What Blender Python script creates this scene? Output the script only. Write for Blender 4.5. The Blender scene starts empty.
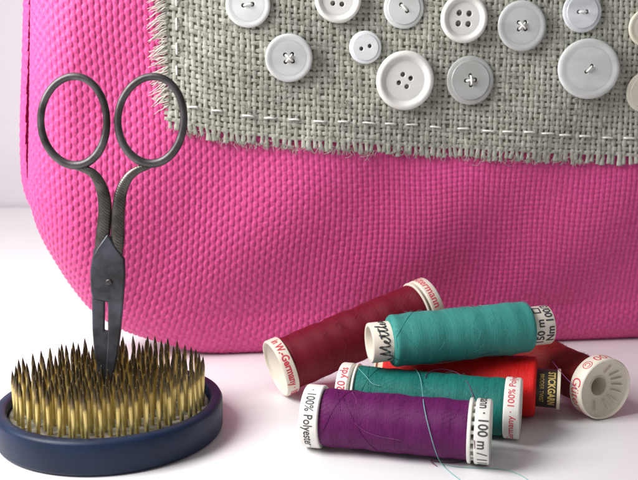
import bpy, bmesh, math, random
import numpy as np
from mathutils import Vector, Matrix

random.seed(4); RNG = np.random.default_rng(4)
S = 0.01                       # everything below is written in centimetres
SC = bpy.context.scene
COL = SC.collection

# ------------------------------------------------------------------ camera
F, PITCH, CAMH = 900.0, math.radians(10.5), 11.8
CAM = np.array([0, 0, CAMH])
FW = np.array([0, math.cos(PITCH), -math.sin(PITCH)])
UP = np.array([0, math.sin(PITCH), math.cos(PITCH)])
RT = np.array([1.0, 0, 0])
cd = bpy.data.cameras.new('camera'); cam = bpy.data.objects.new('camera', cd); COL.objects.link(cam)
cam.location = Vector(CAM) * S
cam.rotation_euler = (math.radians(90) - PITCH, 0, 0)
cd.sensor_width = 36; cd.lens = 36 * F / 638
cd.clip_start = 0.005; cd.clip_end = 20
cd.dof.use_dof = True; cd.dof.focus_distance = 0.305; cd.dof.aperture_fstop = 24
SC.camera = cam

# ------------------------------------------------------------------ light
w = bpy.data.worlds.new("World"); SC.world = w; w.use_nodes = True
bg = w.node_tree.nodes['Background']
bg.inputs[0].default_value = (0.95, 0.93, 0.97, 1); bg.inputs[1].default_value = 0.23

def area(name, loc, target, sx, sy, power, color):
    l = bpy.data.lights.new(name, 'AREA'); l.shape = 'RECTANGLE'; l.size = sx * S; l.size_y = sy * S
    l.energy = power; l.color = color
    o = bpy.data.objects.new(name, l); COL.objects.link(o)
    o.location = Vector(loc) * S
    o.rotation_euler = (Vector(target) - Vector(loc)).to_track_quat('-Z', 'Y').to_euler()
    return o
area('window_light', (-31, 18, 31), (-5, 33, 4), 22, 26, 3.5, (1.0, 0.985, 0.99))
area('back_fill_light', (-16, 66, 62), (-8, 60, 0), 60, 24, 1.7, (1.0, 0.97, 0.97))  # added fill, no real source: lifts the wall and rear table, shades before the bag
SC.view_settings.view_transform = 'Standard'; SC.view_settings.look = 'None'
SC.view_settings.exposure = 0.0; SC.view_settings.gamma = 1.0
SC.render.engine = 'CYCLES'

# ------------------------------------------------------------------ helpers
def ray(px, py):
    return F * FW + (px - 319) * RT - (py - 240) * UP
def uz(px, py, z):             # photo measurement -> point at height z
    d = ray(px, py); return CAM + d * ((z - CAMH) / d[2])
def uy(px, py, y):             # photo measurement -> point at depth y
    d = ray(px, py); return CAM + d * (y / d[1])

class MB:
    def __init__(s): s.v = []; s.f = []; s.n = 0
    def add(s, v, f):
        v = np.asarray(v, float).reshape(-1, 3); s.v.append(v)
        s.f += [tuple(i + s.n for i in q) for q in f]; s.n += len(v)
    def tube(s, pts, r, seg=8, closed=False, flat=None, nrm=None, caps=True):
        """sweep; r scalar or list; flat = thickness factor along nrm"""
        P = np.asarray(pts, float); n = len(P)
        R = np.full(n, r) if np.isscalar(r) else np.asarray(r, float)
        if closed: T = np.roll(P, -1, 0) - np.roll(P, 1, 0)
        else: T = np.gradient(P, axis=0)
        T /= np.linalg.norm(T, axis=1)[:, None] + 1e-12
        if nrm is None:
            a = np.array([0, 0, 1.0]) if abs(T[0][2]) < .9 else np.array([0, 1.0, 0])
            N = np.zeros_like(P); N[0] = a - T[0] * (a @ T[0]); N[0] /= np.linalg.norm(N[0])
            for i in range(1, n):
                q = N[i-1] - T[i] * (N[i-1] @ T[i]); N[i] = q / (np.linalg.norm(q) + 1e-12)
        else:
            N = np.broadcast_to(np.asarray(nrm, float), P.shape); N = N - T * (N * T).sum(1)[:, None]
            N = N / (np.linalg.norm(N, axis=1)[:, None] + 1e-12)
        B = np.cross(T, N); fl = 1.0 if flat is None else flat
        a = np.arange(seg) * 2 * math.pi / seg
        V = P[:, None] + R[:, None, None] * (fl * np.cos(a)[None, :, None] * N[:, None] + np.sin(a)[None, :, None] * B[:, None])
        f = []
        m = n if closed else n - 1
        for i in range(m):
            k = (i + 1) % n
            for j in range(seg):
                l = (j + 1) % seg
                f.append((i*seg+j, i*seg+l, k*seg+l, k*seg+j))
        if not closed and caps:
            f.append(tuple(range(seg-1, -1, -1))); f.append(tuple((n-1)*seg + j for j in range(seg)))
        s.add(V.reshape(-1, 3), f)
    def lathe(s, prof, seg=64, axis='z', c=(0, 0, 0), closed=False, a0=0):
        """prof: (h, r) list, h along the axis"""
        V = []; n = len(prof)
        for h, r in prof:
            for j in range(seg):
                t = a0 + 2 * math.pi * j / seg
                p = (r*math.cos(t), r*math.sin(t), h) if axis == 'z' else (h, -r*math.cos(t), r*math.sin(t))
                V.append((p[0]+c[0], p[1]+c[1], p[2]+c[2]))
        f = []
        for i in range(n if closed else n - 1):
            k = (i + 1) % n
            for j in range(seg):
                l = (j + 1) % seg
                f.append((i*seg+j, i*seg+l, k*seg+l, k*seg+j))
        s.add(V, f)
    def box(s, lo, hi):
        (a, b, c), (d, e, g) = lo, hi
        s.add([(a,b,c),(d,b,c),(d,e,c),(a,e,c),(a,b,g),(d,b,g),(d,e,g),(a,e,g)],
              [(0,3,2,1),(4,5,6,7),(0,1,5,4),(1,2,6,5),(2,3,7,6),(3,0,4,7)])
    def prism(s, poly, y0, y1):        # polygon in x,z extruded along y
        n = len(poly); V = [(x, y0, z) for x, z in poly] + [(x, y1, z) for x, z in poly]
        f = [tuple(range(n)), tuple(range(2*n-1, n-1, -1))] + [(i, n+i, n+(i+1) % n, (i+1) % n) for i in range(n)]
        s.add(V, f)

def link(name, me, mat, parent=None, smooth=True, angle=40):
    if mat: me.materials.append(mat)
    if smooth:
        me.shade_smooth()
        if angle: me.set_sharp_from_angle(angle=math.radians(angle))
    o = bpy.data.objects.new(name, me); COL.objects.link(o)
    if parent: o.parent = parent
    return o

def mk(name, mb, mat, parent=None, org=(0, 0, 0), smooth=True, angle=40, fix=True):
    V = (np.concatenate(mb.v) - np.asarray(org)) * S
    me = bpy.data.meshes.new(name); me.from_pydata(V.tolist(), [], mb.f); me.update()
    if fix:
        bm = bmesh.new(); bm.from_mesh(me); bmesh.ops.recalc_face_normals(bm, faces=bm.faces); bm.to_mesh(me); bm.free()
    return link(name, me, mat, parent, smooth, angle)

def empty(name, loc, label, cat, group=None, rot=None):
    o = bpy.data.objects.new(name, None); COL.objects.link(o); o.empty_display_size = .01
    if rot is not None:
        M = Matrix([list(r) for r in rot]).transposed().to_4x4(); M.translation = Vector(loc) * S; o.matrix_world = M
    else: o.location = Vector(loc) * S
    o['label'] = label; o['category'] = cat
    if group: o['group'] = group
    return o

def chaikin(P, it=3, closed=False):
    P = [np.array(p, float) for p in P]
    for _ in range(it):
        Q = [] if closed else [P[0]]
        for i in range(len(P) if closed else len(P) - 1):
            a, b = P[i], P[(i+1) % len(P)]
            Q += [a*.75 + b*.25, a*.25 + b*.75]
        if not closed: Q.append(P[-1])
        P = Q
    return np.array(P)

def resample(P, step, closed=False):
    P = np.asarray(P, float)
    if closed: P = np.vstack([P, P[:1]])
    L = np.r_[0, np.cumsum(np.linalg.norm(np.diff(P, axis=0), axis=1))]
    n = max(2, int(L[-1] / step)); t = np.linspace(0, L[-1], n + 1)
    Q = np.stack([np.interp(t, L, P[:, k]) for k in range(P.shape[1])], 1)
    return Q[:-1] if closed else Q

# ------------------------------------------------------------------ materials
def mat(name, col, rough=.6, metal=0, spec=.5, sheen=0, coat=0, sss=0, trans=0):
    m = bpy.data.materials.new(name); m.use_nodes = True
    b = m.node_tree.nodes['Principled BSDF']; I = b.inputs
    I['Base Color'].default_value = (*col, 1); I['Roughness'].default_value = rough; I['Metallic'].default_value = metal
    I['Specular IOR Level'].default_value = spec
    if sheen: I['Sheen Weight'].default_value = sheen; I['Sheen Roughness'].default_value = .4
    if coat: I['Coat Weight'].default_value = coat; I['Coat Roughness'].default_value = .15
    if sss: I['Subsurface Weight'].default_value = sss; I['Subsurface Radius'].default_value = (1, .9, .8); I['Subsurface Scale'].default_value = .0012
    if trans: I['Transmission Weight'].default_value = trans
    return m
def N(m, t, **k):
    n = m.node_tree.nodes.new(t)
    for a, b in k.items():
        if a in n.inputs.keys(): n.inputs[a].default_value = b
        else: setattr(n, a, b)
    return n
def L(m, a, b): m.node_tree.links.new(a, b)
def P(m): return m.node_tree.nodes['Principled BSDF']
def vary(m, c1, c2, scale, detail=3, coord='Object', lo=.35, hi=.65, map_scale=None):
    tc = N(m, 'ShaderNodeTexCoord'); n = N(m, 'ShaderNodeTexNoise', Scale=scale, Detail=detail)
    src = tc.outputs[coord]
    if map_scale:
        mp = N(m, 'ShaderNodeMapping'); mp.inputs['Scale'].default_value = map_scale; L(m, src, mp.inputs[0]); src = mp.outputs[0]
    L(m, src, n.inputs['Vector'])
    r = N(m, 'ShaderNodeValToRGB'); r.color_ramp.elements[0].position = lo; r.color_ramp.elements[1].position = hi
    r.color_ramp.elements[0].color = (*c1, 1); r.color_ramp.elements[1].color = (*c2, 1)
    L(m, n.outputs['Fac'], r.inputs[0]); L(m, r.outputs[0], P(m).inputs['Base Color'])
    return n, r
def bump(m, src, strength=.3, dist=.0002):
    b = N(m, 'ShaderNodeBump', Strength=strength, Distance=dist); L(m, src, b.inputs['Height']); L(m, b.outputs[0], P(m).inputs['Normal']); return b

M = {}
M['pink'] = mat('pink_canvas', (.72, .07, .27), .52, spec=.35, sheen=.12)
n, r = vary(M['pink'], (.58, .055, .215), (.72, .09, .295), 900, 4)
tc = N(M['pink'], 'ShaderNodeTexCoord'); mp = N(M['pink'], 'ShaderNodeMapping'); mp.inputs['Scale'].default_value = (3, 3, .7); L(M['pink'], tc.outputs['Object'], mp.inputs[0])
nf = N(M['pink'], 'ShaderNodeTexNoise', Scale=1400, Detail=3); L(M['pink'], mp.outputs[0], nf.inputs['Vector'])
bump(M['pink'], nf.outputs['Fac'], .55, .00025)
M['burlap'] = mat('burlap_yarn', (.5, .5, .4), .85, spec=.15, sheen=.2)
n, r = vary(M['burlap'], (.37, .375, .305), (.56, .56, .485), 420, 5, lo=.3, hi=.7)
n2 = N(M['burlap'], 'ShaderNodeTexNoise', Scale=2600, Detail=3); bump(M['burlap'], n2.outputs['Fac'], .5, .0003)
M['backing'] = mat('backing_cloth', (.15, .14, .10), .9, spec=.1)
M['fringe'] = mat('frayed_ends', (.55, .53, .46), .85, spec=.15, sheen=.3)
M['stitch'] = mat('white_thread', (.86, .85, .80), .6, sheen=.2)
M['table'] = mat('white_table', (.82, .80, .81), .38, spec=.4)
n, r = vary(M['table'], (.80, .78, .79), (.835, .82, .825), 6, 3)
n3 = N(M['table'], 'ShaderNodeTexNoise', Scale=500, Detail=2); bump(M['table'], n3.outputs['Fac'], .04, .0001)
M['wall'] = mat('lilac_white_wall', (.72, .68, .73), .8)
vary(M['wall'], (.76, .715, .765), (.80, .755, .805), 12, 3)
M['rubber'] = mat('navy_rubber', (.012, .022, .06), .45, spec=.28)
n, r = vary(M['rubber'], (.004, .012, .035), (.009, .021, .055), 60, 5)
L(M['rubber'], n.outputs['Fac'], N(M['rubber'], 'ShaderNodeMath').inputs[0])
bump(M['rubber'], n.outputs['Fac'], .12, .0004)
ns = N(M['rubber'], 'ShaderNodeTexNoise', Scale=240, Detail=6); rs = N(M['rubber'], 'ShaderNodeMapRange'); rs.inputs['From Min'].default_value = .35; rs.inputs['From Max'].default_value = .7
rs.inputs['To Min'].default_value = .32; rs.inputs['To Max'].default_value = .62; L(M['rubber'], ns.outputs['Fac'], rs.inputs['Value']); L(M['rubber'], rs.outputs[0], P(M['rubber']).inputs['Roughness'])
M['lead'] = mat('dull_lead', (.22, .22, .20), .6, metal=.35)
vary(M['lead'], (.10, .10, .085), (.34, .34, .29), 300, 5)
# brass pins: brown tarnish towards the point is on the pin itself
m = M['brass'] = mat('tarnished_brass', (.6, .5, .2), .34, metal=.75)
tc = N(m, 'ShaderNodeTexCoord'); sp = N(m, 'ShaderNodeSeparateXYZ'); L(m, tc.outputs['Object'], sp.inputs[0])
ns = N(m, 'ShaderNodeTexNoise', Scale=700, Detail=3); L(m, tc.outputs['Object'], ns.inputs['Vector'])
mr = N(m, 'ShaderNodeMath', operation='MULTIPLY_ADD'); mr.inputs[1].default_value = .004; L(m, ns.outputs['Fac'], mr.inputs[0]); L(m, sp.outputs['Z'], mr.inputs[2])
rp = N(m, 'ShaderNodeMapRange'); rp.inputs['From Min'].default_value = .002; rp.inputs['From Max'].default_value = .0175
L(m, mr.outputs[0], rp.inputs['Value'])
cr = N(m, 'ShaderNodeValToRGB'); e = cr.color_ramp.elements
e[0].position = .05; e[0].color = (.45, .36, .13, 1); e[1].position = .95; e[1].color = (.075, .06, .035, 1)
x = e.new(.2); x.color = (.80, .66, .26, 1)
x = e.new(.62); x.color = (.66, .52, .19, 1)
x = e.new(.73); x.color = (.20, .15, .065, 1)
L(m, rp.outputs[0], cr.inputs[0]); L(m, cr.outputs[0], P(m).inputs['Base Color'])
# scissors steel
m = M['steel'] = mat('aged_steel', (.2, .19, .19), .34, metal=.9)
n, r = vary(m, (.05, .045, .043), (.14, .13, .14), 140, 6)
wv = N(m, 'ShaderNodeTexNoise', Scale=1500, Detail=2); bump(m, wv.outputs['Fac'], .18, .0002)
m = M['blade'] = mat('dark_blued_steel', (.10, .11, .13), .36, metal=.85)
n, r = vary(m, (.045, .045, .05), (.10, .11, .135), 160, 5)
wv = N(m, 'ShaderNodeTexNoise', Scale=1200, Detail=2); bump(m, wv.outputs['Fac'], .18, .0002)
m = M['engraved'] = mat('engraved_steel', (.2, .19, .18), .38, metal=.9)
n, r = vary(m, (.045, .040, .035), (.15, .14, .13), 160, 6)
tc = N(m, 'ShaderNodeTexCoord'); mp = N(m, 'ShaderNodeMapping'); mp.inputs['Rotation'].default_value = (0, math.radians(48), 0)
L(m, tc.outputs['Object'], mp.inputs[0]); wv = N(m, 'ShaderNodeTexWave', Scale=420, Distortion=7, Detail=4); L(m, mp.outputs[0], wv.inputs['Vector'])
bump(m, wv.outputs['Fac'], .13, .0003)
for k, (edge, rust) in {'blade': ((.16, .16, .18), (.05, .035, .02)), 'steel': ((.20, .19, .20), (.07, .06, .04)), 'engraved': ((.22, .20, .19), (.07, .055, .03))}.items():
    m = M[k]; b = P(m); src = b.inputs['Base Color'].links[0].from_socket
    g = N(m, 'ShaderNodeNewGeometry'); rg_ = N(m, 'ShaderNodeMapRange'); rg_.inputs['From Min'].default_value = .58; rg_.inputs['From Max'].default_value = .72
    L(m, g.outputs['Pointiness'], rg_.inputs['Value'])
    pn = N(m, 'ShaderNodeTexNoise', Scale=330, Detail=5); pr2 = N(m, 'ShaderNodeMapRange'); pr2.inputs['From Min'].default_value = .52; pr2.inputs['From Max'].default_value = .68
    L(m, pn.outputs['Fac'], pr2.inputs['Value'])
    m1 = N(m, 'ShaderNodeMix', data_type='RGBA'); L(m, pr2.outputs[0], m1.inputs[0]); L(m, src, m1.inputs[6]); m1.inputs[7].default_value = (*rust, 1)
    m2 = N(m, 'ShaderNodeMix', data_type='RGBA'); L(m, rg_.outputs[0], m2.inputs[0]); L(m, m1.outputs[2], m2.inputs[6]); m2.inputs[7].default_value = (*edge, 1)
    L(m, m2.outputs[2], b.inputs['Base Color'])
    rr_ = N(m, 'ShaderNodeMapRange'); rr_.inputs['To Min'].default_value = .26; rr_.inputs['To Max'].default_value = .55; L(m, pn.outputs['Fac'], rr_.inputs['Value']); L(m, rr_.outputs[0], b.inputs['Roughness'])
M['plastic'] = mat('white_plastic', (.80, .79, .73), .35, sss=.1)
M['cream'] = mat('cream_plastic', (.72, .64, .48), .42, sss=.15)
M['ivory'] = mat('ivory_plastic', (.74, .69, .58), .42, sss=.1)
M['black'] = mat('black_label', (.02, .018, .014), .45)
M['dark'] = mat('dark_ink', (.045, .045, .05), .6)
M['red'] = mat('red_ink', (.62, .05, .075), .6)
M['gold'] = mat('gold_ink', (.62, .45, .14), .45, metal=.2)
def thread_mat(name, c, c2):
    m = mat(name, c, .55, spec=.25, sheen=.08)
    u = N(m, 'ShaderNodeUVMap')
    P(m).inputs['Sheen Tint'].default_value = (*[min(1, v * 1.6 + .1) for v in c], 1)
    def wave(rot, sc, dis):
        mp = N(m, 'ShaderNodeMapping'); mp.inputs['Rotation'].default_value = (0, 0, math.radians(rot)); L(m, u.outputs[0], mp.inputs[0])
        wv = N(m, 'ShaderNodeTexWave', Scale=sc, Distortion=dis, Detail=2); wv.inputs['Detail Scale'].default_value = 1.5
        L(m, mp.outputs[0], wv.inputs['Vector']); return wv.outputs['Fac']
    mp = N(m, 'ShaderNodeMapping'); mp.inputs['Scale'].default_value = (10, .5, 1); mp.inputs['Rotation'].default_value = (0, 0, math.radians(7)); L(m, u.outputs[0], mp.inputs[0])
    n = N(m, 'ShaderNodeTexNoise', Scale=2.4, Detail=5); L(m, mp.outputs[0], n.inputs['Vector'])
    r = N(m, 'ShaderNodeValToRGB'); r.color_ramp.elements[0].position = .3; r.color_ramp.elements[1].position = .72
    r.color_ramp.elements[0].color = (*c, 1); r.color_ramp.elements[1].color = (*c2, 1)
    L(m, n.outputs['Fac'], r.inputs[0]); L(m, r.outputs[0], P(m).inputs['Base Color'])
    a = N(m, 'ShaderNodeMath', operation='ADD'); L(m, wave(5, 8.7, .8), a.inputs[0]); L(m, wave(-9, 7.4, 1.2), a.inputs[1])
    bump(m, a.outputs[0], .4, .00014)
    return m
M['t_purple'] = thread_mat('purple_thread', (.075, .002, .06), (.13, .006, .10))
M['t_green'] = thread_mat('deep_green_thread', (.004, .115, .10), (.012, .19, .16))
M['t_teal'] = thread_mat('turquoise_thread', (.028, .22, .195), (.06, .31, .275))
M['t_dred'] = thread_mat('wine_thread', (.125, .002, .012), (.20, .006, .022))
M['t_red'] = thread_mat('bright_red_thread', (.66, .008, .008), (.80, .018, .015))
M['t_brown'] = thread_mat('rust_thread', (.14, .005, .004), (.21, .010, .007))
M['tail_teal'] = mat('pale_turquoise_strand', (.16, .42, .40), .6)
M['tail_plum'] = mat('plum_strand', (.16, .03, .12), .6)
M['tail_green'] = mat('green_strand', (.04, .19, .18), .6)

# ------------------------------------------------------------------ setting
mb = MB(); mb.box((-150, -60, -3), (150, 79.6, 0)); o = mk('table_top', mb, M['table'], smooth=False); o['kind'] = 'structure'
mb = MB(); mb.box((-220, 80.0, -70), (220, 84, 160)); o = mk('wall', mb, M['wall'], smooth=False); o['kind'] = 'structure'

# ================================================================== BAG
YAW = math.radians(7.4)
BO = np.array([-4.2, 35.2, 0.0])                    # a point of the front plane on the table
EX = np.array([math.cos(YAW), math.sin(YAW), 0]); EY = np.array([-math.sin(YAW), math.cos(YAW), 0]); EZ = np.array([0, 0, 1.0])
def b2w(x, y, z):
    x, y, z = np.asarray(x), np.asarray(y), np.asarray(z)
    return BO + x[..., None]*EX + y[..., None]*EY + z[..., None]*EZ
def upl(px, py, dep=0.0):                            # photo measurement -> local x,z on a plane parallel to the bag front
    d = ray(px, py); o = BO + dep*EY; t = ((o - CAM) @ EY) / (d @ EY); p = CAM + d*t - BO
    return np.array([p @ EX, p @ EZ])
def bulge(x, z):
    return -.35*np.sin(np.clip((z-1)/20, 0, 1)*math.pi)*np.cos((x-4)/30) + .10*np.sin(x*.55+z*.3)*np.clip(z/4, 0, 1) + .07*np.sin(x*.9-z*.8+1) + 1.5*np.clip((7.5-z)/7.5, 0, 1)**2
def ups(px, py, up=.1):                             # the same, but on the curved cloth surface itself
    q = upl(px, py)
    for _ in range(4): q = upl(px, py, float(bulge(q[0], q[1])) - up)
    return q
RB = 1.9
left = [upl(*p, .9) for p in ((28, -80), (27.5, 0), (27, 60), (26.5, 110), (25.5, 160), (25, 196), (30, 218), (38, 240), (56, 271), (71, 294), (90, 317), (122, 337), (160, 348), (205, 351.5))]
outl = [(left[0][0], 21.0)] + [tuple(p) for p in left]
zb = 0.0
outl[-1] = (outl[-1][0], zb)
XR = 27.0
outl += [(3, zb), (9, zb), (15, zb), (XR-6, zb), (XR-2.5, 1.3), (XR-.7, 4.2), (XR, 8), (XR, 21), (XR-2, 22.3), (outl[0][0]+2, 22.3)]
outl = resample(chaikin(outl, 3, True), .12, True)
outl[:, 1] = np.maximum(outl[:, 1], .02)
def normals2(O):
    T = np.roll(O, -1, 0) - np.roll(O, 1, 0); T /= np.linalg.norm(T, axis=1)[:, None]
    Nn = np.stack([-T[:, 1], T[:, 0]], 1)           # points inward for the ccw outline
    return Nn
if np.sum(outl[:, 0]*np.roll(outl[:, 1], -1) - np.roll(outl[:, 0], -1)*outl[:, 1]) < 0: outl = outl[::-1].copy()
NI = normals2(outl)
for _ in range(6): NI = (np.roll(NI, 1, 0) + NI*2 + np.roll(NI, -1, 0)); NI /= np.linalg.norm(NI, axis=1)[:, None]
QO = outl - NI * (.5708 * RB)

def wrap_panel(name, O, Q, NI, r, y_off, sgn, pu, pv, nu, nv, amp, parent, weftmix, lean=True, back=.62):
    """flat woven grid wrapped round the edge of the outline"""
    x0, x1 = Q[:, 0].min() - 1.5, Q[:, 0].max() + 1.5; z0, z1 = Q[:, 1].min() - 1.5, Q[:, 1].max() + 1.5
    nx = int((x1-x0)/pu)*nu; nz = int((z1-z0)/pv)*nv
    ui = np.arange(nx+1)/nu; vi = np.arange(nz+1)/nv
    U, V = np.meshgrid(ui, vi, indexing='xy')
    X = x0 + U*pu; Z = z0 + V*pv
    if lean:                                         # cloth pulled towards the rounded corner
        k = np.clip((7.2 - Z)/7.2, 0, 1.25); g = 3.0*k**2
        X = X - g*np.exp(-np.clip((X - O[:, 0].min())/7.5, 0, None)**1.5) 
    X = X + .05*np.sin(Z*.9+X*.4) ; Z = Z + .06*np.sin(X*.7) + .05*np.sin(X*1.9+1)
    # weave height
    cu = np.floor(U); cv = np.floor(V); fu = U - cu - .5; fv = V - cv - .5
    hsh = lambda a, s: np.modf(np.abs(np.sin(a*12.9898+s)*43758.5453))[0]
    wu = 1 + .14*(hsh(cu, 1.)-.5); wv_ = 1 + .2*(hsh(cv, 5.)-.5)
    par = np.where((cu+cv) % 2 == 0, 1.0, -1.0)
    jit = .16*(hsh(cu*7+cv*13, 3.)-.5)
    sq = lambda c: np.tanh(1.5*c)/.905
    ply = .05*np.sin((fu*2.2 + V*1.1)*2*math.pi)             # twist of the two plies
    warp = np.sqrt(np.clip(1-np.abs(fu/(.50*wu))**2.6, 0, 1))*1.10 + par*.34*sq(np.cos(fv*math.pi)) + jit*.6 - .35 + ply
    weft = (np.sqrt(np.clip(1-np.abs(fv/(.50*wv_))**2.6, 0, 1))*.75 - par*.46*sq(np.cos(fu*math.pi)))
    mix = weftmix(X, Z)
    h = np.maximum(warp, weft*mix + (mix-1)*.55 - .10)
    h = amp*h
    Pf = np.stack([X, Z], -1).reshape(-1, 2); hh = h.reshape(-1)
    NN = len(Pf); idx = np.empty(NN, int)
    for a in range(0, NN, 20000):
        p = Pf[a:a+20000].astype(np.float32)
        d = (p[:, 0:1]-Q[None, :, 0])**2 + (p[:, 1:2]-Q[None, :, 1])**2
        idx[a:a+20000] = d.argmin(1)
    q = Q[idx]; n = NI[idx]; s = ((Pf-q)*n).sum(1)
    far = s > r*math.pi/2
    th = np.clip(s/r, -2.2, math.pi/2)
    tang = Pf - q - n*s[:, None]
    np2 = O[idx] + n*(r*(1-np.cos(th)))[:, None] + tang
    XZ = np.where(far[:, None], Pf, np2)
    Y = np.where(far, 0, r*(1-np.sin(th)))
    nx_, nz_ = np.where(far, 0, -n[:, 0]*np.cos(th)), np.where(far, 0, -n[:, 1]*np.cos(th)); ny_ = np.where(far, -1, -np.sin(th))
    fade = np.clip((s)/(r*1.57), 0, 1)
    Yb = Y + bulge(XZ[:, 0], XZ[:, 1])*fade
    x_ = XZ[:, 0] + nx_*hh; z_ = XZ[:, 1] + nz_*hh; y_ = y_off + sgn*(Yb + ny_*hh)
    z_ = np.maximum(z_, .01)
    W = (b2w(x_, y_, z_) - BO) * S
    keep = (s > -r*math.pi*back) 
    gi = np.arange(NN).reshape(nz+1, nx+1)
    qd = np.stack([gi[:-1, :-1], gi[:-1, 1:], gi[1:, 1:], gi[1:, :-1]], -1).reshape(-1, 4)
    if sgn < 0: qd = qd[:, ::-1]
    qd = qd[keep[qd].all(1)]
    used = np.unique(qd); remap = np.full(NN, -1); remap[used] = np.arange(len(used)); qd = remap[qd]; W = W[used]
    me = bpy.data.meshes.new(name); me.vertices.add(len(W)); me.vertices.foreach_set('co', W.astype(np.float32).ravel())
    me.loops.add(qd.size); me.loops.foreach_set('vertex_index', qd.astype(np.int32).ravel())
    me.polygons.add(len(qd)); me.polygons.foreach_set('loop_start', (np.arange(len(qd))*4).astype(np.int32)); me.update(calc_edges=True)
    me.validate()
    return link(name, me, M['pink'], parent, True, None)

bag = empty('fabric_bag', BO, 'pink woven fabric bag with a burlap patch of white buttons, standing behind the spools', 'bag')
mixf = lambda X, Z: np.clip(.35 + .6*(X+6)/14, .25, 1.0) * np.clip(.6+.4*(Z/3.5), .6, 1)
wrap_panel('front_panel', outl, QO, NI, RB, 0, 1, .220, .199, 8, 7, .046, bag, mixf)
# back panel: a second woven panel a little wider than the front, seen as a narrow strip at the left
DEP = 5.4
bl = [upl(*p, DEP - .6) for p in ((26, -80), (24.2, 0), (22.8, 60), (20.6, 120), (20.8, 160), (23, 186), (31, 208), (58, 240), (100, 282), (170, 318))]
bx = [(bl[0][0], 21.0)] + [tuple(p) for p in bl] + [(1, .05), (8, .05), (15, .05), (XR-6, .05), (XR-2.5, 1.3), (XR-.7, 4.2), (XR, 8), (XR, 21), (XR-2, 22.3), (bl[0][0]+2, 22.3)]
bx = chaikin(bx, 4, True)
if np.sum(bx[:, 0]*np.roll(bx[:, 1], -1) - np.roll(bx[:, 0], -1)*bx[:, 1]) < 0: bx = bx[::-1].copy()
bx = resample(bx, .14, True); NB = normals2(bx)
for _ in range(30): NB = (np.roll(NB, 1, 0) + NB*2 + np.roll(NB, -1, 0)); NB /= np.linalg.norm(NB, axis=1)[:, None]
wrap_panel('back_panel', bx, bx - NB*(.5708*.6), NB, .6, DEP, -1, .225, .21, 4, 4, .045, bag, lambda X, Z: .7+0*X, False, .36)

# ------- burlap patch
PP = .229
be = [ups(*p) for p in ((158, 128), (185, 132.5), (215, 140), (240, 144), (300, 149), (390, 154), (470, 158), (560, 162), (638, 165))]
bex = np.array([p[0] for p in be]); bez = np.array([p[1] for p in be])
def zedge(x):
    x = np.asarray(x, float); k = (bez[-1]-bez[-3])/(bex[-1]-bex[-3])
    return np.interp(x, bex, bez) + np.where(x > bex[-1], (x-bex[-1])*k, 0) + np.where(x < bex[0], (bex[0]-x)*.25, 0)
XL = ups(166, 60)[0]; XRR = 22.5; ZT = 19.0
NVy = int((XRR-XL)/PP); T0 = .30; NHy = int((ZT - zedge(10.) - T0)/PP)
vx = XL + PP*(np.arange(NVy)+.5) + RNG.normal(0, .014, NVy)
ht = T0 + PP*(np.arange(NHy)+.5) + RNG.normal(0, .012, NHy)
def surf(x, z, up): return b2w(x, bulge(x, z) - .14 - up, z)
wob = lambda a, k, ph: .018*np.sin(a*1.3+ph)+.012*np.sin(a*3.1+ph*2.3)
mbv = MB(); hairs = MB(); fr = MB()
NRM = -EY
for i in range(NVy):
    ph = RNG.uniform(0, 6); vw = RNG.uniform(.072, .088); cut = RNG.uniform(-.09, .07)
    t = np.arange(cut, ht[-1]+.15, PP/4)
    x = vx[i] + wob(t, 0, ph) + np.clip((.35-t)/.35, 0, 1)*RNG.normal(0, .04)
    z = zedge(vx[i]) + t
    f = np.interp(t, ht, np.arange(NHy), left=-1, right=NHy)
    u = .024*np.cos(math.pi*(f + i)) * np.clip((t-.1)/.3, 0, 1)
    ww = vw*(1+.13*np.sin(t*5+ph)+.1*np.sin(t*11+ph*3))*(1+.25*np.clip((.3-t)/.3, 0, 1))
    mbv.tube(surf(x, z, u), ww, 8, flat=.34, nrm=NRM)
for j in range(NHy):
    ph = RNG.uniform(0, 6); vw = RNG.uniform(.070, .086)
    x = np.arange(XL-.12, vx[-1]+.2, PP/4)
    z = zedge(x) + ht[j] + wob(x, 0, ph)*.9
    f = np.interp(x, vx, np.arange(NVy), left=-1, right=NVy)
    u = -.024*np.cos(math.pi*(f + j))
    ww = vw*(1+.13*np.sin(x*5+ph)+.1*np.sin(x*12+ph*3))
    mbv.tube(surf(x, z, u), ww, 8, flat=.34, nrm=NRM)
    # frayed ends of the weft, two or three plies each
    if ht[j] > .9:
        for q in range(8):
            ln = RNG.uniform(.3, .8); sl = RNG.uniform(.1, .75)
            k = np.linspace(0, 1, 7); xs = XL+.1 - ln*k; zs = zedge(XL)+ht[j]+RNG.normal(0, .08) - sl*ln*k**1.2 + np.cumsum(RNG.normal(0, .022, 7))
            fr.tube(surf(xs, zs, .01+.06*np.sin(k*3)+RNG.uniform(-.03, .05)), np.linspace(.030, .009, 7), 5, nrm=NRM)
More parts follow.
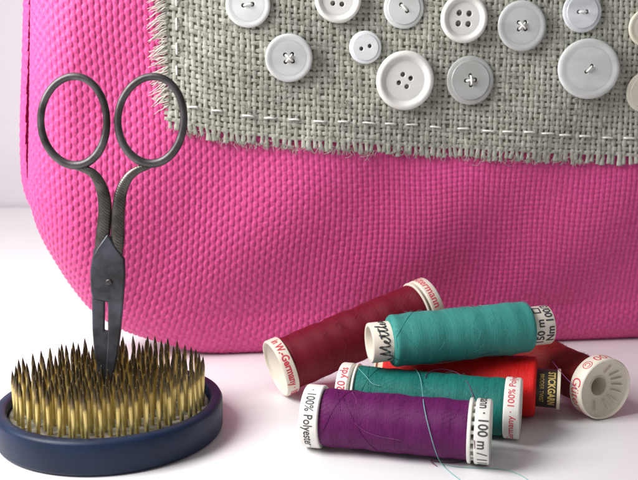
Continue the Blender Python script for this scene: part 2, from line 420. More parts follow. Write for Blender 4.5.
# stray fibres
for _ in range(2200):
    x0 = RNG.uniform(XL, 16); z0 = zedge(x0) + RNG.uniform(-.05, 7.5); a = RNG.uniform(0, 6.28); l = RNG.uniform(.15, .6); b = RNG.normal(0, 2.5)
    k = np.linspace(0, 1, 5); an = a + b*k
    xs = x0 + np.cumsum(np.cos(an))*l/5; zs = z0 + np.cumsum(np.sin(an))*l/5
    hairs.tube(surf(xs, zs, .06+.07*np.sin(k*math.pi)), .009, 3, nrm=NRM, caps=False)
for _ in range(260):
    x0 = RNG.uniform(XL, 15); z0 = zedge(x0); k = np.linspace(0, 1, 4); l = RNG.uniform(.1, .28); d = RNG.normal(0, .1)
    hairs.tube(surf(x0+d*k, z0+.12-l*k, .03+0*k), .011, 3, nrm=NRM, caps=False)
mbv.add(np.concatenate(hairs.v), hairs.f)
patch = mk('burlap_patch', mbv, M['burlap'], bag, BO, angle=None, fix=False)
mk('fringe', fr, M['fringe'], patch, BO, angle=None, fix=False)
# darker lining just behind the open weave
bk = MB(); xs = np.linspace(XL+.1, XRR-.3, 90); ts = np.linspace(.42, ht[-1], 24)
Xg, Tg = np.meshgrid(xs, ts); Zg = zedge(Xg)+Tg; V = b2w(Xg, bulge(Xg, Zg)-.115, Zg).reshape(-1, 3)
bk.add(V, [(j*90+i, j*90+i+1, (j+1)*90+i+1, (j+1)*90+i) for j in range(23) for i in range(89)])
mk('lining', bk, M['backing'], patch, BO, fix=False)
# running stitch
st = MB()
def stitch(a, b, arch=.05):
    a = ups(*a); b = ups(*b); k = np.linspace(0, 1, 9)
    x = a[0]+(b[0]-a[0])*k; z = a[1]+(b[1]-a[1])*k + .015*np.sin(k*3.1)
    up = .055 + arch*np.sin(k*math.pi)**.6 - .12*(np.abs(k-.5) > .49)
    st.tube(surf(x, z, up), .041, 6, nrm=NRM)
hx = [(188, 107), (212, 110.5), (241, 115.5), (264, 118), (289, 119.5), (312, 121), (337, 121.5), (362, 122.5), (384, 123.5), (405, 124.5), (430, 126.5), (456, 128.5), (481, 130.5), (501, 131.5), (523, 132), (541, 133.5), (559, 135), (578, 136), (600, 137.5), (623, 138), (645, 139.5), (668, 141), (690, 142)]
for x, y in hx:
    x += random.uniform(-1, 1); stitch((x, y), (x+random.uniform(11, 14), y+random.uniform(0, 1.4)))
for y in (-52, -27, -3, 18, 43, 66):
    stitch((176.5, y), (176.5+random.uniform(-.4, .6), y+random.uniform(9, 13)))
mk('running_stitch', st, M['stitch'], patch, BO, angle=None, fix=False)

# ------- buttons
def pearl(name, c, tr=0, rough=.28, var=.05, sc=90):
    m = mat(name, c, rough, spec=.5, coat=.6, sss=.25)
    n, r = vary(m, tuple(max(0, v-var) for v in c), tuple(min(1, v+var*.5) for v in c), sc, 4, map_scale=(1, 1, 2.2))
    return m
M['b_milk'] = pearl('milky_button', (.72, .74, .72), var=.12, sc=55); M['b_bright'] = pearl('bright_pearl_button', (.80, .82, .83)); M['b_grey'] = pearl('frosted_button', (.46, .47, .45), rough=.5)
M['b_white'] = pearl('white_button', (.84, .84, .79)); M['b_pearl'] = pearl('pearl_button', (.72, .75, .77), rough=.15, var=.2, sc=70)
M['b_cream'] = pearl('cream_button', (.76, .73, .60)); M['b_soft'] = pearl('soft_white_button', (.62, .63, .62), rough=.35, var=.09, sc=55)
def curve_disc(R, holes, thick, bev=.02):
    cu = bpy.data.curves.new('tmp', 'CURVE'); cu.dimensions = '2D'; cu.fill_mode = 'BOTH'
    for cx, cy, rr, n in [(0, 0, R, 56)] + [(h[0], h[1], h[2], 18) for h in holes]:
        s = cu.splines.new('POLY'); s.points.add(n-1); s.use_cyclic_u = True
        for k in range(n):
            a = 2*math.pi*k/n; s.points[k].co = (cx+rr*math.cos(a), cy+rr*math.sin(a), 0, 1)
    cu.extrude = thick/2 - bev; cu.bevel_depth = bev; cu.bevel_resolution = 2; cu.offset = -bev
    ob = bpy.data.objects.new('tmp', cu); COL.objects.link(ob)
    dg = bpy.context.evaluated_depsgraph_get(); me = ob.evaluated_get(dg).to_mesh()
    V = np.array([v.co[:] for v in me.vertices]); Fc = [tuple(p.vertices) for p in me.polygons]
    ob.evaluated_get(dg).to_mesh_clear(); bpy.data.objects.remove(ob); bpy.data.curves.remove(cu)
    return V, Fc
def button(px, py, rpx, nh, style, label, rot=0, thread=None, ry=1.0, material='b_milk', hr=.075, hd=.16, tilt=0):
    c = ups(px, py, .35); e = ups(px+rpx, py, .35); R = abs(e[0]-c[0]); z = c[1]
    base = b2w(c[0], bulge(c[0], z) - .27, z)
    mb = MB(); a = math.radians(rot)
    ang = [a + k*2*math.pi/nh for k in range(nh)]
    holes = [(hd*math.cos(t), hd*math.sin(t), hr) for t in ang]
    if nh == 4: holes = [(x*1.12, y*1.12, rr) for x, y, rr in holes]
    # profile: rim then a centre with true holes; local x right, y up, z towards the viewer
    if style == 'rim': ri, rimh, ch = R*.68, .20, .08
    elif style == 'soft': ri, rimh, ch = R*.74, .13, .115
    elif style == 'flat': ri, rimh, ch = R*.80, .10, .13
    else: ri, rimh, ch = R*.60, .17, .10
    prof = [(-.05, ri-.05), (-.05, R-.1), (-.02, R-.03), (rimh*.45, R)]
    for k in range(1, 7):
        t = k/6*math.pi/2; prof.append((rimh*.45+rimh*.55*math.sin(t), R - (R-ri)*(.45 if style != 'flat' else .9)*(1-math.cos(t))))
    last = prof[-1][1]
    for k in range(1, 6):
        t = k/5; s = t*t*(3-2*t); prof.append((rimh + (ch-rimh-.001)*s, last + (ri-.02-last)*t))
    prof.append((0, ri-.03))
    V = []; n = 64
    for h, r in prof:
        for j in range(n): V.append((r*math.cos(2*math.pi*j/n), r*ry*math.sin(2*math.pi*j/n), h))
    mb.add(V, [(i*n+j, i*n+(j+1) % n, (i+1)*n+(j+1) % n, (i+1)*n+j) for i in range(len(prof)-1) for j in range(n)])
    dv, df = curve_disc(ri, holes, ch+.04, .018)
    dv[:, 1] *= ry; dv[:, 2] += (ch+.04)/2 - .04 ; mb.add(dv, df)
    tm = np.array(Matrix.Rotation(math.radians(tilt), 3, 'X'))
    def place(m_):
        for i, v in enumerate(m_.v): v = v @ tm.T; m_.v[i] = base + v[:, 0:1]*EX + v[:, 1:2]*EZ - v[:, 2:3]*EY
    place(mb)
    o = mk('button', mb, M[material], bag, BO, angle=35, fix=True); o['label'] = label
    if thread:
        tb = MB(); prs = {'line': [(0, nh//2)], 'x': [(0, 2), (1, 3)], 'loop': [(0, 1)]}[thread]
        for (p, q) in prs:
            for off in (-.022, .022, 0):
                A = np.array([holes[p][0], holes[p][1]*ry]); B = np.array([holes[q][0], holes[q][1]*ry]); d = (B-A)/np.linalg.norm(B-A); pr = np.array([-d[1], d[0]])*off
                k = np.linspace(0, 1, 9); xy = A + (B-A)*k[:, None] + pr; zz = ch + .03 + .035*np.sin(k*math.pi) - .10*(np.abs(k-.5) > .45) + (.02 if off == 0 else 0) + (.03 if (p, q) == (1, 3) else 0)
                tb.tube(np.c_[xy, zz], .020, 6)
        place(tb); mk('sewing_thread', tb, M['stitch'], o, BO, angle=None)
    # dark cloth seen through the holes is the burlap itself behind the button
    return o
BT = [
 (248, 5, 22.5, 2, 'soft', 'milky two-hole button at the top left of the patch', 8, 'line', 1, 'b_milk'),
 (289, 58, 23.5, 4, 'soft', 'matte grey-white four-hole button with crossed white thread', 50, 'x', 1, 'b_soft'),
 (338, -1, 23, 4, 'rim', 'shiny white button with raised rim cut by the top edge', 40, None, 1, 'b_white'),
 (365.5, 47.5, 16.2, 2, 'flat', 'smallest plain white two-hole button', 17, None, 1, 'b_bright'),
 (405, 80.5, 28.5, 4, 'rim', 'large white four-hole button with thick raised rim and empty holes', 20, None, 1, 'b_white'),
 (404, 8, 20.5, 2, 'flat', 'pale two-hole button stitched with white thread', -45, 'line', 1, 'b_milk'),
 (464, 18.5, 23.5, 4, 'rim', 'glossy white button with four big dark holes', 42, None, 1, 'b_white'),
 (470.5, 80.5, 23.8, 4, 'flat', 'translucent grey four-hole button with cross of thread', 5, 'x', 1, 'b_grey'),
 (522, 26, 24, 4, 'soft', 'frosted grey-white four-hole button with crossed thread', 47, 'x', 1, 'b_soft'),
 (582.5, 12, 19.5, 2, 'flat', 'small bluish pearly two-hole button', 2, 'line', 1, 'b_pearl'),
 (589, 69, 29.5, 2, 'soft', 'widest oval white button with slanted white thread', 48, 'line', .92, 'b_milk'),
 (646.5, 28, 17, 2, 'soft', 'cream button cut by the right edge near the top', 20, None, 1, 'b_cream'),
 (646, 92, 19, 2, 'flat', 'lower cream button cut by the right edge', 70, None, 1, 'b_cream'),
]
for (px, py, r_, nh, stl, lb, rt_, th_, ry, mt) in BT:
    big = 'big dark' in lb
    button(px, py, r_, nh, stl, lb, rt_, th_, ry, mt, hr=.115 if big else (.095 if nh == 4 and stl == 'rim' else .08), hd=.25 if big else (.22 if stl == 'rim' else .17), tilt=random.uniform(-4, 4))

# ================================================================== PIN FROG
FC = np.array([-6.97, 28.65, 0.0]); FR = 3.72; FH = 1.12
frog = empty('flower_frog', FC, 'round flower pin frog of brass spikes in a navy rubber cup, holding the scissors', 'flower frog')
mb = MB()
mb.lathe([(.0, .01), (.0, FR-.18), (.05, FR-.05), (.14, FR-.01), (.6, FR), (FH-.14, FR), (FH-.04, FR-.05), (FH, FR-.15), (FH-.01, FR-.34), (FH-.07, FR-.40), (.62, FR-.42), (.62, .01)], 128, c=FC)
mk('rubber_cup', mb, M['rubber'], frog, FC, angle=60)
mb = MB(); BR = FR-.45; BZ = .84
mb.lathe([(.63, .01), (.63, BR), (BZ-.05, BR), (BZ, BR-.06), (BZ-.04, BR-.16), (BZ-.05, .01)], 96, c=FC)
mk('lead_base', mb, M['lead'], frog, FC, angle=50)
spots = []; sp_ = .415; rmax = BR - .24
nr = int(rmax/(sp_*.866))+1
# outer ring first, then a hexagonal field inside it
nring = 43
for k in range(nring):
    t = 2*math.pi*k/nring - math.pi/2; spots.append((rmax*math.cos(t), rmax*math.sin(t)))
a0 = math.radians(8)
for i in range(-12, 13):
    for j in range(-12, 13):
        x = (i + .5*(j % 2))*sp_; y = j*sp_*.866; X_, Y_ = x*math.cos(a0)-y*math.sin(a0), x*math.sin(a0)+y*math.cos(a0)
        if math.hypot(X_, Y_) < rmax-.27: spots.append((X_, Y_))
def pinpos(p):
    return p
SCX, SCY = -6.62, 28.4          # where the scissors stand between the pins
spots = [(x + RNG.normal(0, .018), y + RNG.normal(0, .018)) for x, y in spots]
spots = [p for p in spots if not (abs(p[0]+FC[0]-SCX) < .50 and abs(p[1]+FC[1]-SCY) < .22)]
spots.sort(key=lambda p: p[1])
def pin_mesh(mb, x, y, o):
    hgt = RNG.uniform(1.54, 1.66); r = .069; lx, ly = RNG.normal(0, .018), RNG.normal(0, .018)
    prof = [(0, .85), (.10, 1), (hgt-.38, 1.0), (hgt-.34, .95), (hgt-.18, .60), (hgt-.08, .33), (hgt, .06)]
    sg = 9; V = []
    for h, q in prof:
        for j in range(sg):
            t = 2*math.pi*j/sg + x*9; V.append((o[0]+lx*h+r*q*math.cos(t), o[1]+ly*h+r*q*math.sin(t), o[2]+h))
    f = [(i*sg+j, i*sg+(j+1) % sg, (i+1)*sg+(j+1) % sg, (i+1)*sg+j) for i in range(len(prof)-1) for j in range(sg)]
    f.append(tuple((len(prof)-1)*sg+j for j in range(sg)))
    mb.add(V, f)
ZP = BZ - .05
for x, y in spots[:100]:
    mb = MB(); pin_mesh(mb, x, y, (0, 0, 0)); o = mk('pin', mb, M['brass'], frog, (0, 0, 0), angle=None, fix=False)
    o.location = Vector((x, y, ZP)) * S
mb = MB()
for x, y in spots[100:]: pin_mesh(mb, x, y, (x, y, 0))
o = mk('pin', mb, M['brass'], frog, (0, 0, 0), angle=None, fix=False); o.location = Vector((0, 0, ZP)) * S; o['kind'] = 'stuff'

# ================================================================== SCISSORS
SY = 28.4
def sx(px, py, dy=0): p = uy(px, py, SY); return np.array([p[0], SY + dy, p[2]])
so = np.array([sx(106, 372)[0], SY, ZP+.02])
sci = empty('scissors', so, 'small old dark steel embroidery scissors standing point down in the pin frog', 'scissors')
def ringpts(cx, cy, rx, ry, tilt=0, n=64, dy=0):
    out = []
    for k in range(n):
        t = 2*math.pi*k/n; x = rx*math.cos(t); y = ry*math.sin(t)*(1+.04*math.cos(t)); a = math.radians(tilt)
        out.append(sx(cx + x*math.cos(a)-y*math.sin(a), cy + x*math.sin(a)+y*math.cos(a), dy))
    return out
def handle(ring, shank, radii, dy, nm='handle'):
    mb = MB()
    rp = ringpts(*ring, dy=dy); n = len(rp)
    rr = [.118 + .02*max(0, math.sin(2*math.pi*k/n)) for k in range(n)]
    mb.tube(rp, rr, 12, closed=True, flat=.9, nrm=(0, 1, 0))
    r_o = mk('finger_ring', mb, M['steel'], None, so, angle=None)
    mb = MB()
    sp2 = chaikin([np.r_[p, q] for p, q in zip([sx(*s, dy) for s in shank], radii)], 3)
    mb.tube(sp2[:, :3], sp2[:, 3], 14, flat=.62, nrm=(0, 1, 0))
    h = mk(nm, mb, M['engraved'], sci, so, angle=None)
    r_o.parent = h
    return h
handle((73.5, 121, 33.0, 44.5, -2), [(58, 157), (72, 166), (84, 169), (93, 173), (100, 183), (104.5, 198), (105, 215), (103, 232), (102, 250), (101, 262)], [.06, .09, .12, .15, .18, .215, .22, .225, .24, .23], .03)
handle((151, 120, 33.0, 43.5, 3), [(168, 157), (156, 163), (146, 167), (137, 170), (128, 177), (121.5, 190), (119, 205), (118, 220), (118, 236), (116.5, 250), (115.5, 262)], [.06, .08, .11, .13, .155, .19, .205, .215, .23, .23, .22], -.03)
def plate(name, poly, y0, y1, m_, bev=.05):
    mb = MB(); mb.prism([tuple(sx(*p)[[0, 2]]) for p in poly], SY+y0, SY+y1)
    o = mk(name, mb, m_, sci, so, smooth=True, angle=30)
    b = o.modifiers.new('edge', 'BEVEL'); b.width = bev*S; b.segments = 2; b.limit_method = 'ANGLE'; b.angle_limit = math.radians(35)
    return o
# rear half: runs down the left; front half: chevron plate with the screw, then the right side down to the tip
plate('blade', [(93, 250), (98, 243), (118, 243), (121, 262), (119.5, 285), (104.5, 299), (104, 331), (117, 331), (115, 352), (111, 372), (107, 392), (103, 392), (97, 372), (93.5, 350), (92, 331), (91.5, 300), (91.5, 270)], .015, .17, M['blade'])
plate('blade', [(93.5, 256), (99, 246), (108.5, 233), (117, 246), (125.5, 258), (126, 275), (124.5, 297), (121.5, 331), (119, 352), (114.5, 374), (109, 392), (105, 392), (106.5, 372), (108, 352), (109, 331), (109, 301), (104, 300), (94, 298), (92, 290), (91.5, 270)], -.20, .0, M['blade'])
mb = MB(); c = sx(110.5, 281, -.20)
pr_ = [(0, .001), (.0, .115), (.03, .115), (.055, .08), (.06, .001)]
V = []; n = 24
for h, r in [(-.02, .115), (.03, .11), (.055, .085), (.06, .001)]:
    for j in range(n): V.append((c[0]+r*math.cos(2*math.pi*j/n), c[1]-h, c[2]+r*math.sin(2*math.pi*j/n)))
mb.add(V, [(i*n+j, i*n+(j+1) % n, (i+1)*n+(j+1) % n, (i+1)*n+j) for i in range(3) for j in range(n)])
mk('pivot_screw', mb, M['steel'], sci, so, angle=35)

# ================================================================== SPOOLS
def text_mesh(s, size, shear=0, bold=0):
    cu = bpy.data.curves.new('tmp', 'FONT'); cu.body = s; cu.size = size; cu.shear = shear; cu.offset = bold
    cu.align_x = 'CENTER'; cu.align_y = 'CENTER'; cu.resolution_u = 3
    ob = bpy.data.objects.new('tmp', cu); COL.objects.link(ob); dg = bpy.context.evaluated_depsgraph_get()
    me = bpy.data.meshes.new_from_object(ob.evaluated_get(dg)); bpy.data.objects.remove(ob); bpy.data.curves.remove(cu)
    bm = bmesh.new(); bm.from_mesh(me); bpy.data.meshes.remove(me)
    bmesh.ops.remove_doubles(bm, verts=bm.verts, dist=1e-5)
    xs = [v.co.x for v in bm.verts]
    x = min(xs) + .08
    while x < max(xs):
        bmesh.ops.bisect_plane(bm, geom=bm.verts[:]+bm.edges[:]+bm.faces[:], plane_co=(x, 0, 0), plane_no=(1, 0, 0)); x += .08
    bm.verts.ensure_lookup_table()
    V = np.array([v.co[:] for v in bm.verts]); Fc = [tuple(v.index for v in f.verts) for f in bm.faces]
    bm.free(); return V, Fc
def on_cyl(V, R, a, phi, d):
    """flat x,y -> drum of radius R; d='down' or 'up' reading direction on the near side"""
    out = np.zeros((len(V), 3))
    if d == 'down': ph = phi - V[:, 0]/R; ax = a + V[:, 1]
    else: ph = phi + V[:, 0]/R; ax = a - V[:, 1]
    rr = R + .004 + V[:, 2]
    out[:, 0] = ax; out[:, 1] = -rr*np.cos(ph); out[:, 2] = rr*np.sin(ph); return out
def lettering(parent, s, size, R, a, phi, d, m_, xs=1.0, **k):
    V, Fc = text_mesh(s, size, **k); V[:, 0] *= xs; mb = MB(); mb.add(on_cyl(V, R, a, math.radians(phi), d), Fc)
    return mk('lettering', mb, m_, parent, smooth=False, fix=False)
def frame(A, B):
    x = (B-A)/np.linalg.norm(B-A); z = np.array([0, 0, 1.0]); y = np.cross(z, x); y /= np.linalg.norm(y); z = np.cross(x, y); return np.array([x, y, z])
class Spool:
    def __init__(s, A, B, label):
        s.A = np.array(A); s.B = np.array(B); s.Fm = frame(s.A, s.B); s.L = float(np.linalg.norm(s.B-s.A))
        s.root = empty('thread_spool', s.A, label, 'thread spool', 'sewing thread spools piled on the table', rot=s.Fm)
    def w(s, p): return s.A + np.asarray(p) @ s.Fm
    def loc(s, p): return (np.asarray(p) - s.A) @ s.Fm.T
    def winding(s, a0, a1, r, m_, shoulder=.08, tap=0, strands=3, seed=1):
        rg = np.random.default_rng(seed); n = 90; seg = 96; t = np.linspace(0, 1, n); ax = a0 + (a1-a0)*t
        e = np.minimum(ax-a0, a1-ax); rad = r + tap*(t-.5) - np.where(e < shoulder, shoulder*(1-np.sqrt(np.clip(1-(1-e/shoulder)**2, 0, 1))), 0)
        rad += .012*np.sin(ax*4.1+seed) + .008*np.sin(ax*9+seed*2)
        core = .5
        V = []; UV = []
        for i in range(-1, n+1):
            k = min(max(i, 0), n-1)
            for j in range(seg+1):
                ph = 2*math.pi*j/seg; rr = core if i in (-1, n) else rad[k] + .006*math.sin(ph*3+ax[k]*5)+.004*math.sin(2*ph-ax[k]*3)
                V.append((ax[k], -rr*math.cos(ph), rr*math.sin(ph))); UV.append((ax[k], ph*r))
        sg = seg+1; f = [(i*sg+j, (i+1)*sg+j, (i+1)*sg+j+1, i*sg+j+1) for i in range(n+1) for j in range(seg)]
        # real strands wound over the surface
        for q in range(strands):
            c0 = rg.uniform(a0+.2, a1-.2); span = rg.uniform(.5, 2.6)*rg.choice((-1, 1)); p0 = rg.uniform(-1.6, 0); k = np.linspace(0, 1, 60)
            aa = np.clip(c0+span*(k-.5), a0+.05, a1-.05); ph = p0 + 3.6*k; rr = np.interp(aa, ax, rad)+.005
            m2 = MB(); m2.tube(np.c_[aa, -rr*np.cos(ph), rr*np.sin(ph)], .007, 5, caps=False)
            b0 = len(V); vv = m2.v[0]; V += [tuple(x) for x in vv]; UV += [(x[0]*1.3, 7+x[2]) for x in vv]; f += [tuple(i+b0 for i in g) for g in m2.f]
        for q in range(170):
            a_ = rg.uniform(a0+.1, a1-.1); p_ = rg.uniform(-1.2, 2.6); k = np.linspace(0, 1, 4); l_ = rg.uniform(.08, .3); d_ = rg.normal(0, 1, 2); d_ /= np.linalg.norm(d_)
            ph = p_ + d_[0]*l_*k + rg.normal(0, .12)*k**2; aa = np.clip(a_ + d_[1]*l_*k, a0, a1); rr = np.interp(aa, ax, rad) + .004 + rg.uniform(.01, .06)*np.sin(k*rg.uniform(1.2, 3.1))
            m2 = MB(); m2.tube(np.c_[aa, -rr*np.cos(ph), rr*np.sin(ph)], .0035, 3, caps=False)
            b0 = len(V); vv = m2.v[0]; V += [tuple(x) for x in vv]; UV += [(x[0]*1.3, 3+x[2]) for x in vv]; f += [tuple(i+b0 for i in g) for g in m2.f]
        me = bpy.data.meshes.new('thread_winding'); me.from_pydata((np.array(V)*S).tolist(), [], f); me.update()
        uvl = me.uv_layers.new(name='UVMap'); UV = np.array(UV); li = np.zeros(len(me.loops), np.int32); me.loops.foreach_get('vertex_index', li)
        uvl.data.foreach_set('uv', UV[li].astype(np.float32).ravel())
        s.rw = lambda a: np.interp(a, ax, rad)
        s.r = r
        return link('thread_winding', me, m_, s.root, True, 50)
    def cup(s, a_out, a_in, R, m_, side, wall=.09, hub=.36, name='end_cap', depth=.42, label=None, seg=72):
        """hollow end: drum wall with text, cone-shaped recess, hub hole; side=+1 right end, -1 left end"""
        q = side; mb = MB()
        prof = [(a_in, .45), (a_in, R-.03), (a_in+q*.03, R-.003), (a_in+q*.06, R), (a_out-q*.06, R), (a_out-q*.02, R-.02), (a_out, R-.05), (a_out-q*.01, R-wall), (a_out-q*.10, R-wall-.03),
                (a_out-q*depth, hub+.10), (a_out-q*depth, hub+.05), (a_out-q*(depth-.05), hub+.02), (a_out-q*(depth-.03), hub), (a_out-q*(depth+.1), hub-.01), (a_out-q*(depth+1.6), hub-.02), (a_out-q*(depth+1.6), .01)]
        mb.lathe(prof, seg, axis='x')
        o = mk(name, mb, m_, s.root, angle=35)
        if label: o['label'] = label
        return o
    def disc(s, a0, a1, R, m_, parent):
        mb = MB(); mb.lathe([(a0, .4), (a0, R-.03), (a0+.02, R), (a1-.02, R), (a1, R-.03), (a1, .4)], 72, axis='x'); return mk('rim', mb, m_, parent, angle=35)
def fins(sp, parent, a_out, R, side, m_, n=9, phis=None):
    for k, t in enumerate(phis):
        mb = MB(); t = math.radians(t); r0, r1 = .52, R*.76
        for rr0, rr1 in ((r0, r1),):
            d0 = a_out - side*(.30 - .0); d1 = a_out - side*.15
            u = np.array([0, -math.cos(t), math.sin(t)]); v = np.array([0, math.sin(t), math.cos(t)])*.022
            ax0 = np.array([d0-side*.1, 0, 0]); ax1 = np.array([a_out-side*.26, 0, 0]); ax2 = np.array([a_out-side*.08, 0, 0])
            Vq = [ax0+u*rr0-v, ax0+u*rr0+v, ax0+u*rr1-v, ax0+u*rr1+v, ax1+u*rr0-v, ax1+u*rr0+v, ax2+u*rr1-v, ax2+u*rr1+v]
            mb.add(Vq, [(0, 2, 3, 1), (4, 5, 7, 6), (0, 1, 5, 4), (2, 6, 7, 3), (0, 4, 6, 2), (1, 3, 7, 5)])
        mk('fin', mb, m_, parent, smooth=False)

# --- purple spool, in front
sp = Spool(uz(306, 415, 1.0), uz(491, 432, 1.0), 'purple thread spool lying in front of the pile'); P1 = sp
sp.winding(.60, sp.L-.66, .905, M['t_purple'], .03, seed=3)
c = sp.cup(0, .60, 1.0, M['plastic'], -1)
lettering(c, '· 100% Polyester ·', .40, 1.0, .29, 12, 'down', M['dark'], xs=.78, bold=.006)
c = sp.cup(sp.L, sp.L-.46, 1.0, M['plastic'], 1)
sp.disc(sp.L-.67, sp.L-.56, 1.0, M['plastic'], c)
mb = MB()
for k in range(20):
    t = 2*math.pi*k/20; rr = .9
    u = np.array([0, -math.cos(t), math.sin(t)]); v = np.array([0, math.sin(t), math.cos(t)])*.05
    a_, b_ = np.array([sp.L-.57, 0, 0]), np.array([sp.L-.455, 0, 0])
    Vq = [a_+u*.6-v, a_+u*.6+v, a_+u*rr-v, a_+u*rr+v, b_+u*.6-v, b_+u*.6+v, b_+u*rr-v, b_+u*rr+v]
    mb.add(Vq, [(0, 2, 3, 1), (4, 5, 7, 6), (0, 1, 5, 4), (2, 6, 7, 3), (0, 4, 6, 2), (1, 3, 7, 5)])
mk('slotted_collar', mb, M['plastic'], c, smooth=False)
lettering(c, 'Gütermann · 100 m / 110 yds', .42, 1.0, sp.L-.22, 34, 'down', M['dark'], xs=.92, bold=.008)

# --- deep green spool, second row
sp = Spool(uz(341, 391, 1.0), uz(521, 408.5, 1.0), 'deep green thread spool lying right behind the purple one'); P2 = sp
sp.winding(.62, sp.L-.52, .93, M['t_green'], .03, seed=5)
c = sp.cup(0, .42, 1.0, M['plastic'], -1); sp.disc(.53, .62, 1.0, M['plastic'], c)
lettering(c, '120 yds', .38, 1.0, .22, 42, 'up', M['red'], xs=.95, bold=.006)
c = sp.cup(sp.L, sp.L-.52, 1.0, M['plastic'], 1)
lettering(c, 'Germany · 100% Polyester', .30, 1.0, sp.L-.27, 34, 'up', M['red'], xs=1.0, bold=.004)

# --- wine red spool leaning back to the bag
sp = Spool(uz(275, 369, 1.1), uz(431, 302.5, 2.95), 'wine red thread spool at the left, tilted up against the bag'); P3 = sp
sp.winding(.50, sp.L-.70, .99, M['t_dred'], .03, seed=8)
c = sp.cup(0, .48, 1.09, M['ivory'], -1)
lettering(c, 'in W.-Germany · 100', .40, 1.09, .24, 12, 'down', M['red'], xs=.82, bold=.012)
c = sp.cup(sp.L, sp.L-.52, 1.06, M['ivory'], 1); sp.disc(sp.L-.70, sp.L-.62, 1.06, M['ivory'], c)
lettering(c, 'Gütermann', .44, 1.06, sp.L-.27, 62, 'down', M['red'], xs=.95, bold=.006)

# --- bright red spool, mostly hidden
sp = Spool(np.array([2.1, 31.35, 1.05]), uz(560, 389, 1.05), 'bright red thread spool with a black and gold label under the turquoise one'); P4 = sp
sp.winding(.35, sp.L-.80, 1.05, M['t_red'], .14, seed=9)
mb = MB(); mb.lathe([(.36, .1), (.36, .62), (.06, .62), (.06, .70), (0, .70), (0, .5), (.3, .45), (.3, .1)], 56, axis='x'); o = mk('end_cap', mb, M['cream'], sp.root, angle=35)
mb = MB(); a = sp.L; mb.lathe([(a-.85, .1), (a-.85, .655), (a-.10, .655), (a-.10, .70), (a, .70), (a, .5), (a-.3, .42), (a-.3, .05)], 64, axis='x'); c = mk('end_cap', mb, M['cream'], sp.root, angle=35)
mb = MB(); mb.lathe([(a-.84, .64), (a-.84, .663), (a-.11, .663), (a-.11, .64)], 64, axis='x'); o = mk('label_band', mb, M['black'], c, angle=35); o['label'] = 'black paper label band'
lettering(c, 'STICKGARN', .33, .665, a-.30, 18, 'down', M['gold'], xs=.72, bold=.010)
lettering(c, 'BRODER TWIST', .20, .665, a-.62, 18, 'down', M['gold'], xs=.75)

# --- rust spool, hollow end to the viewer
sp = Spool(uz(511, 345, 1.1), uz(606, 389.5, 1.1), 'rust red thread spool at the far right, hollow cream end facing out'); P5 = sp
sp.winding(.5, sp.L-.62, .84, M['t_brown'], .05, tap=-.02, seed=11)
sp.cup(0, .5, 1.08, M['ivory'], -1)
c = sp.cup(sp.L, sp.L-.60, 1.09, M['ivory'], 1, wall=.07, hub=.33, depth=.40)
fins(sp, c, sp.L, 1.09, 1, M['ivory'], phis=(250, 225, 200, 180, 160, 140, 110, 290))
lettering(c, 'Gütermann', .56, 1.09, sp.L-.29, -32, 'down', M['red'], xs=.85)
lettering(c, '100 ©', .50, 1.09, sp.L-.29, 78, 'down', M['red'], xs=1.0)

# --- turquoise spool on top
sp = Spool(uz(369, 343, 2.86), uz(548, 324.5, 3.16), 'turquoise thread spool lying on top of the pile'); P6 = sp
sp.winding(.70, sp.L-.72, .89, M['t_teal'], .20, seed=13)
def tube_end(a0, a1, side):
    mb = MB(); q = side; Rt = .68
    mb.lathe([(a0, .5), (a0, Rt), (a1-q*.05, Rt), (a1-q*.01, Rt-.02), (a1, Rt-.05), (a1-q*.01, Rt-.13), (a1-q*.06, Rt-.16), (a1-q*2.4, Rt-.17), (a1-q*2.4, .02)], 64, axis='x')
    return mk('end_cap', mb, M['ivory'], sp.root, angle=35)
c = tube_end(1.2, 0, -1)
# cursive maker's name drawn as pen strokes
def strokes(parent, paths, R, a, phi, d, scale, m_, wdt=.02):
    mb = MB()
    for pth in paths:
        q = resample(chaikin(pth, 3), .05); q = q*scale
        V3 = np.c_[q, np.zeros(len(q))]; p3 = on_cyl(V3, R, a, math.radians(phi), d)
        mb.tube(p3, wdt*(1+.35*np.sin(np.arange(len(q))*.55)), 6)
    return mk('lettering', mb, m_, parent, angle=None)
W_ = [[(-.9, .15), (-.75, -.25), (-.45, -.2), (-.25, .5), (-.15, .95), (-.12, .2), (-.1, -.1), (.25, .6), (.4, .95), (.38, .3), (.4, -.05), (.6, .1)],
      [(.55, .1), (.85, .3), (.85, .5), (.68, .4), (.66, .05), (.85, -.05), (1.1, .25), (1.32, .95), (1.2, .3), (1.22, 0), (1.4, .1), (1.6, .5), (1.72, .95), (1.6, .3), (1.62, 0), (1.85, .15), (2.15, .9), (2.1, 1.0), (2.0, .5), (1.98, .05), (2.2, .1)],
      [(1.0, .62), (1.9, .74)], [(2.2, .1), (2.45, .35), (2.42, .5), (2.28, .38), (2.28, .05), (2.5, 0), (2.7, .35), (2.75, .5), (2.85, .45), (2.8, .1)]]
W_ = [[(x-.9, y-.4) for x, y in p] for p in W_]
strokes(c, W_, .683, .38, 22, 'up', .44, M['dark'], .022)
for k, (p0, p1) in enumerate(((-38, 4), (8, 50))):
    ph = np.radians(np.linspace(p0, p1, 12)); V = []
    for t in ph:
        for aa in (.70, .92): V.append((aa, -.6855*math.cos(t), .6855*math.sin(t)))
    mb = MB(); mb.add(V, [(2*i, 2*i+1, 2*i+3, 2*i+2) for i in range(11)])
    o = mk('label_band', mb, M['dark'], c, fix=False)
c = tube_end(sp.L-1.2, sp.L, 1)
lettering(c, '150 m  □', .38, .682, sp.L-.54, 18, 'up', M['dark'], bold=.010)
lettering(c, 'Nm 100/3', .38, .682, sp.L-.19, 30, 'up', M['dark'], bold=.010)

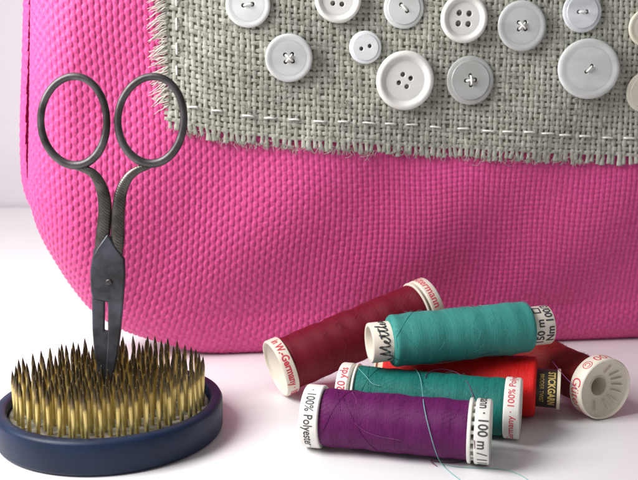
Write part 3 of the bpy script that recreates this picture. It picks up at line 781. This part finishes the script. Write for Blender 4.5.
# --- loose thread ends
def ray_cyl(spool, px, py, r):
    d = ray(px, py); o = spool.loc(CAM); e = d @ spool.Fm.T
    a = e[1]**2+e[2]**2; b = 2*(o[1]*e[1]+o[2]*e[2]); c_ = o[1]**2+o[2]**2-r*r; D = b*b-4*a*c_
    if D < 0: t = -b/(2*a)
    else: t = (-b-math.sqrt(D))/(2*a)
    return CAM + d*t
def tail(spool, pts, m_, r=.016, label=None):
    Q = chaikin(pts, 3); L_ = np.array([spool.loc(p) for p in Q]); mb = MB(); mb.tube(L_, r, 6); o = mk('thread_tail', mb, m_, spool.root, angle=None)
    if label: o['label'] = label
    return o
def drape(pts, lift=.03):
    """strand over the surfaces it lies on: spool windings where the measure meets one, else the table"""
    out = []
    for px, py, w_ in resample(chaikin(pts, 3), 3.0):
        q = None
        if w_ < .5: q = ray_cyl(P2, px, py, .965 + lift)
        elif w_ < 1.5: q = ray_cyl(P1, px, py, .945 + lift)
        else: q = uz(px, py, .02)
        out.append(q)
    out = np.array(out)
    for _ in range(4): out[1:-1] = .25*out[:-2] + .5*out[1:-1] + .25*out[2:]
    return out
tail(P2, drape([(414, 368, 0), (419, 371, 0), (421, 380, 0), (422, 389, 0), (422.3, 391.5, 0), (422.6, 393.5, 1), (424, 408, 1), (428, 425, 1), (432, 440, 1), (436, 453, 1), (439, 461, 2), (444, 467, 2), (452, 474, 2), (462, 481, 2), (472, 490, 2)]), M['tail_teal'], .013, 'pale turquoise strand falling over the purple spool')
tail(P2, [uz(441, 463, .03), uz(455, 467, .02), uz(480, 468, .02), uz(505, 469, .02), uz(522, 475, .02), uz(533, 484, .02)], M['tail_teal'], .011)
tail(P1, [uz(437, 466, .02), uz(432, 463, .04), uz(430, 460, .05), uz(440, 462, .03), uz(455, 463, .03), uz(468, 460, .05), ray_cyl(P1, 475, 452, 1.02), ray_cyl(P1, 474, 440, 1.02)], M['tail_plum'], .013)
tail(P2, [ray_cyl(P2, x, y, .955) for x, y in ((425, 378), (428, 372), (440, 368), (458, 372), (468, 382), (472, 392), (474, 398))], M['tail_plum'], .011)
tail(P1, [ray_cyl(P1, x, y, .925) for x, y in ((352, 392), (358, 402), (350, 420), (370, 435), (400, 440))], M['tail_plum'], .011)
tail(P2, [ray_cyl(P2, x, y, .955) for x, y in ((358, 368), (366, 376), (372, 384), (380, 386))], M['tail_teal'], .012)
tail(P6, [ray_cyl(P6, x, y, .91) for x, y in ((386, 348), (392, 358), (410, 364), (440, 364), (475, 357), (500, 352))], M['tail_green'], .012)
tail(P5, [uz(552, 361, 2.0), uz(560, 371, 1.9), uz(568, 380, 1.8), uz(577, 389, 1.75)], M['tail_plum'], .012)
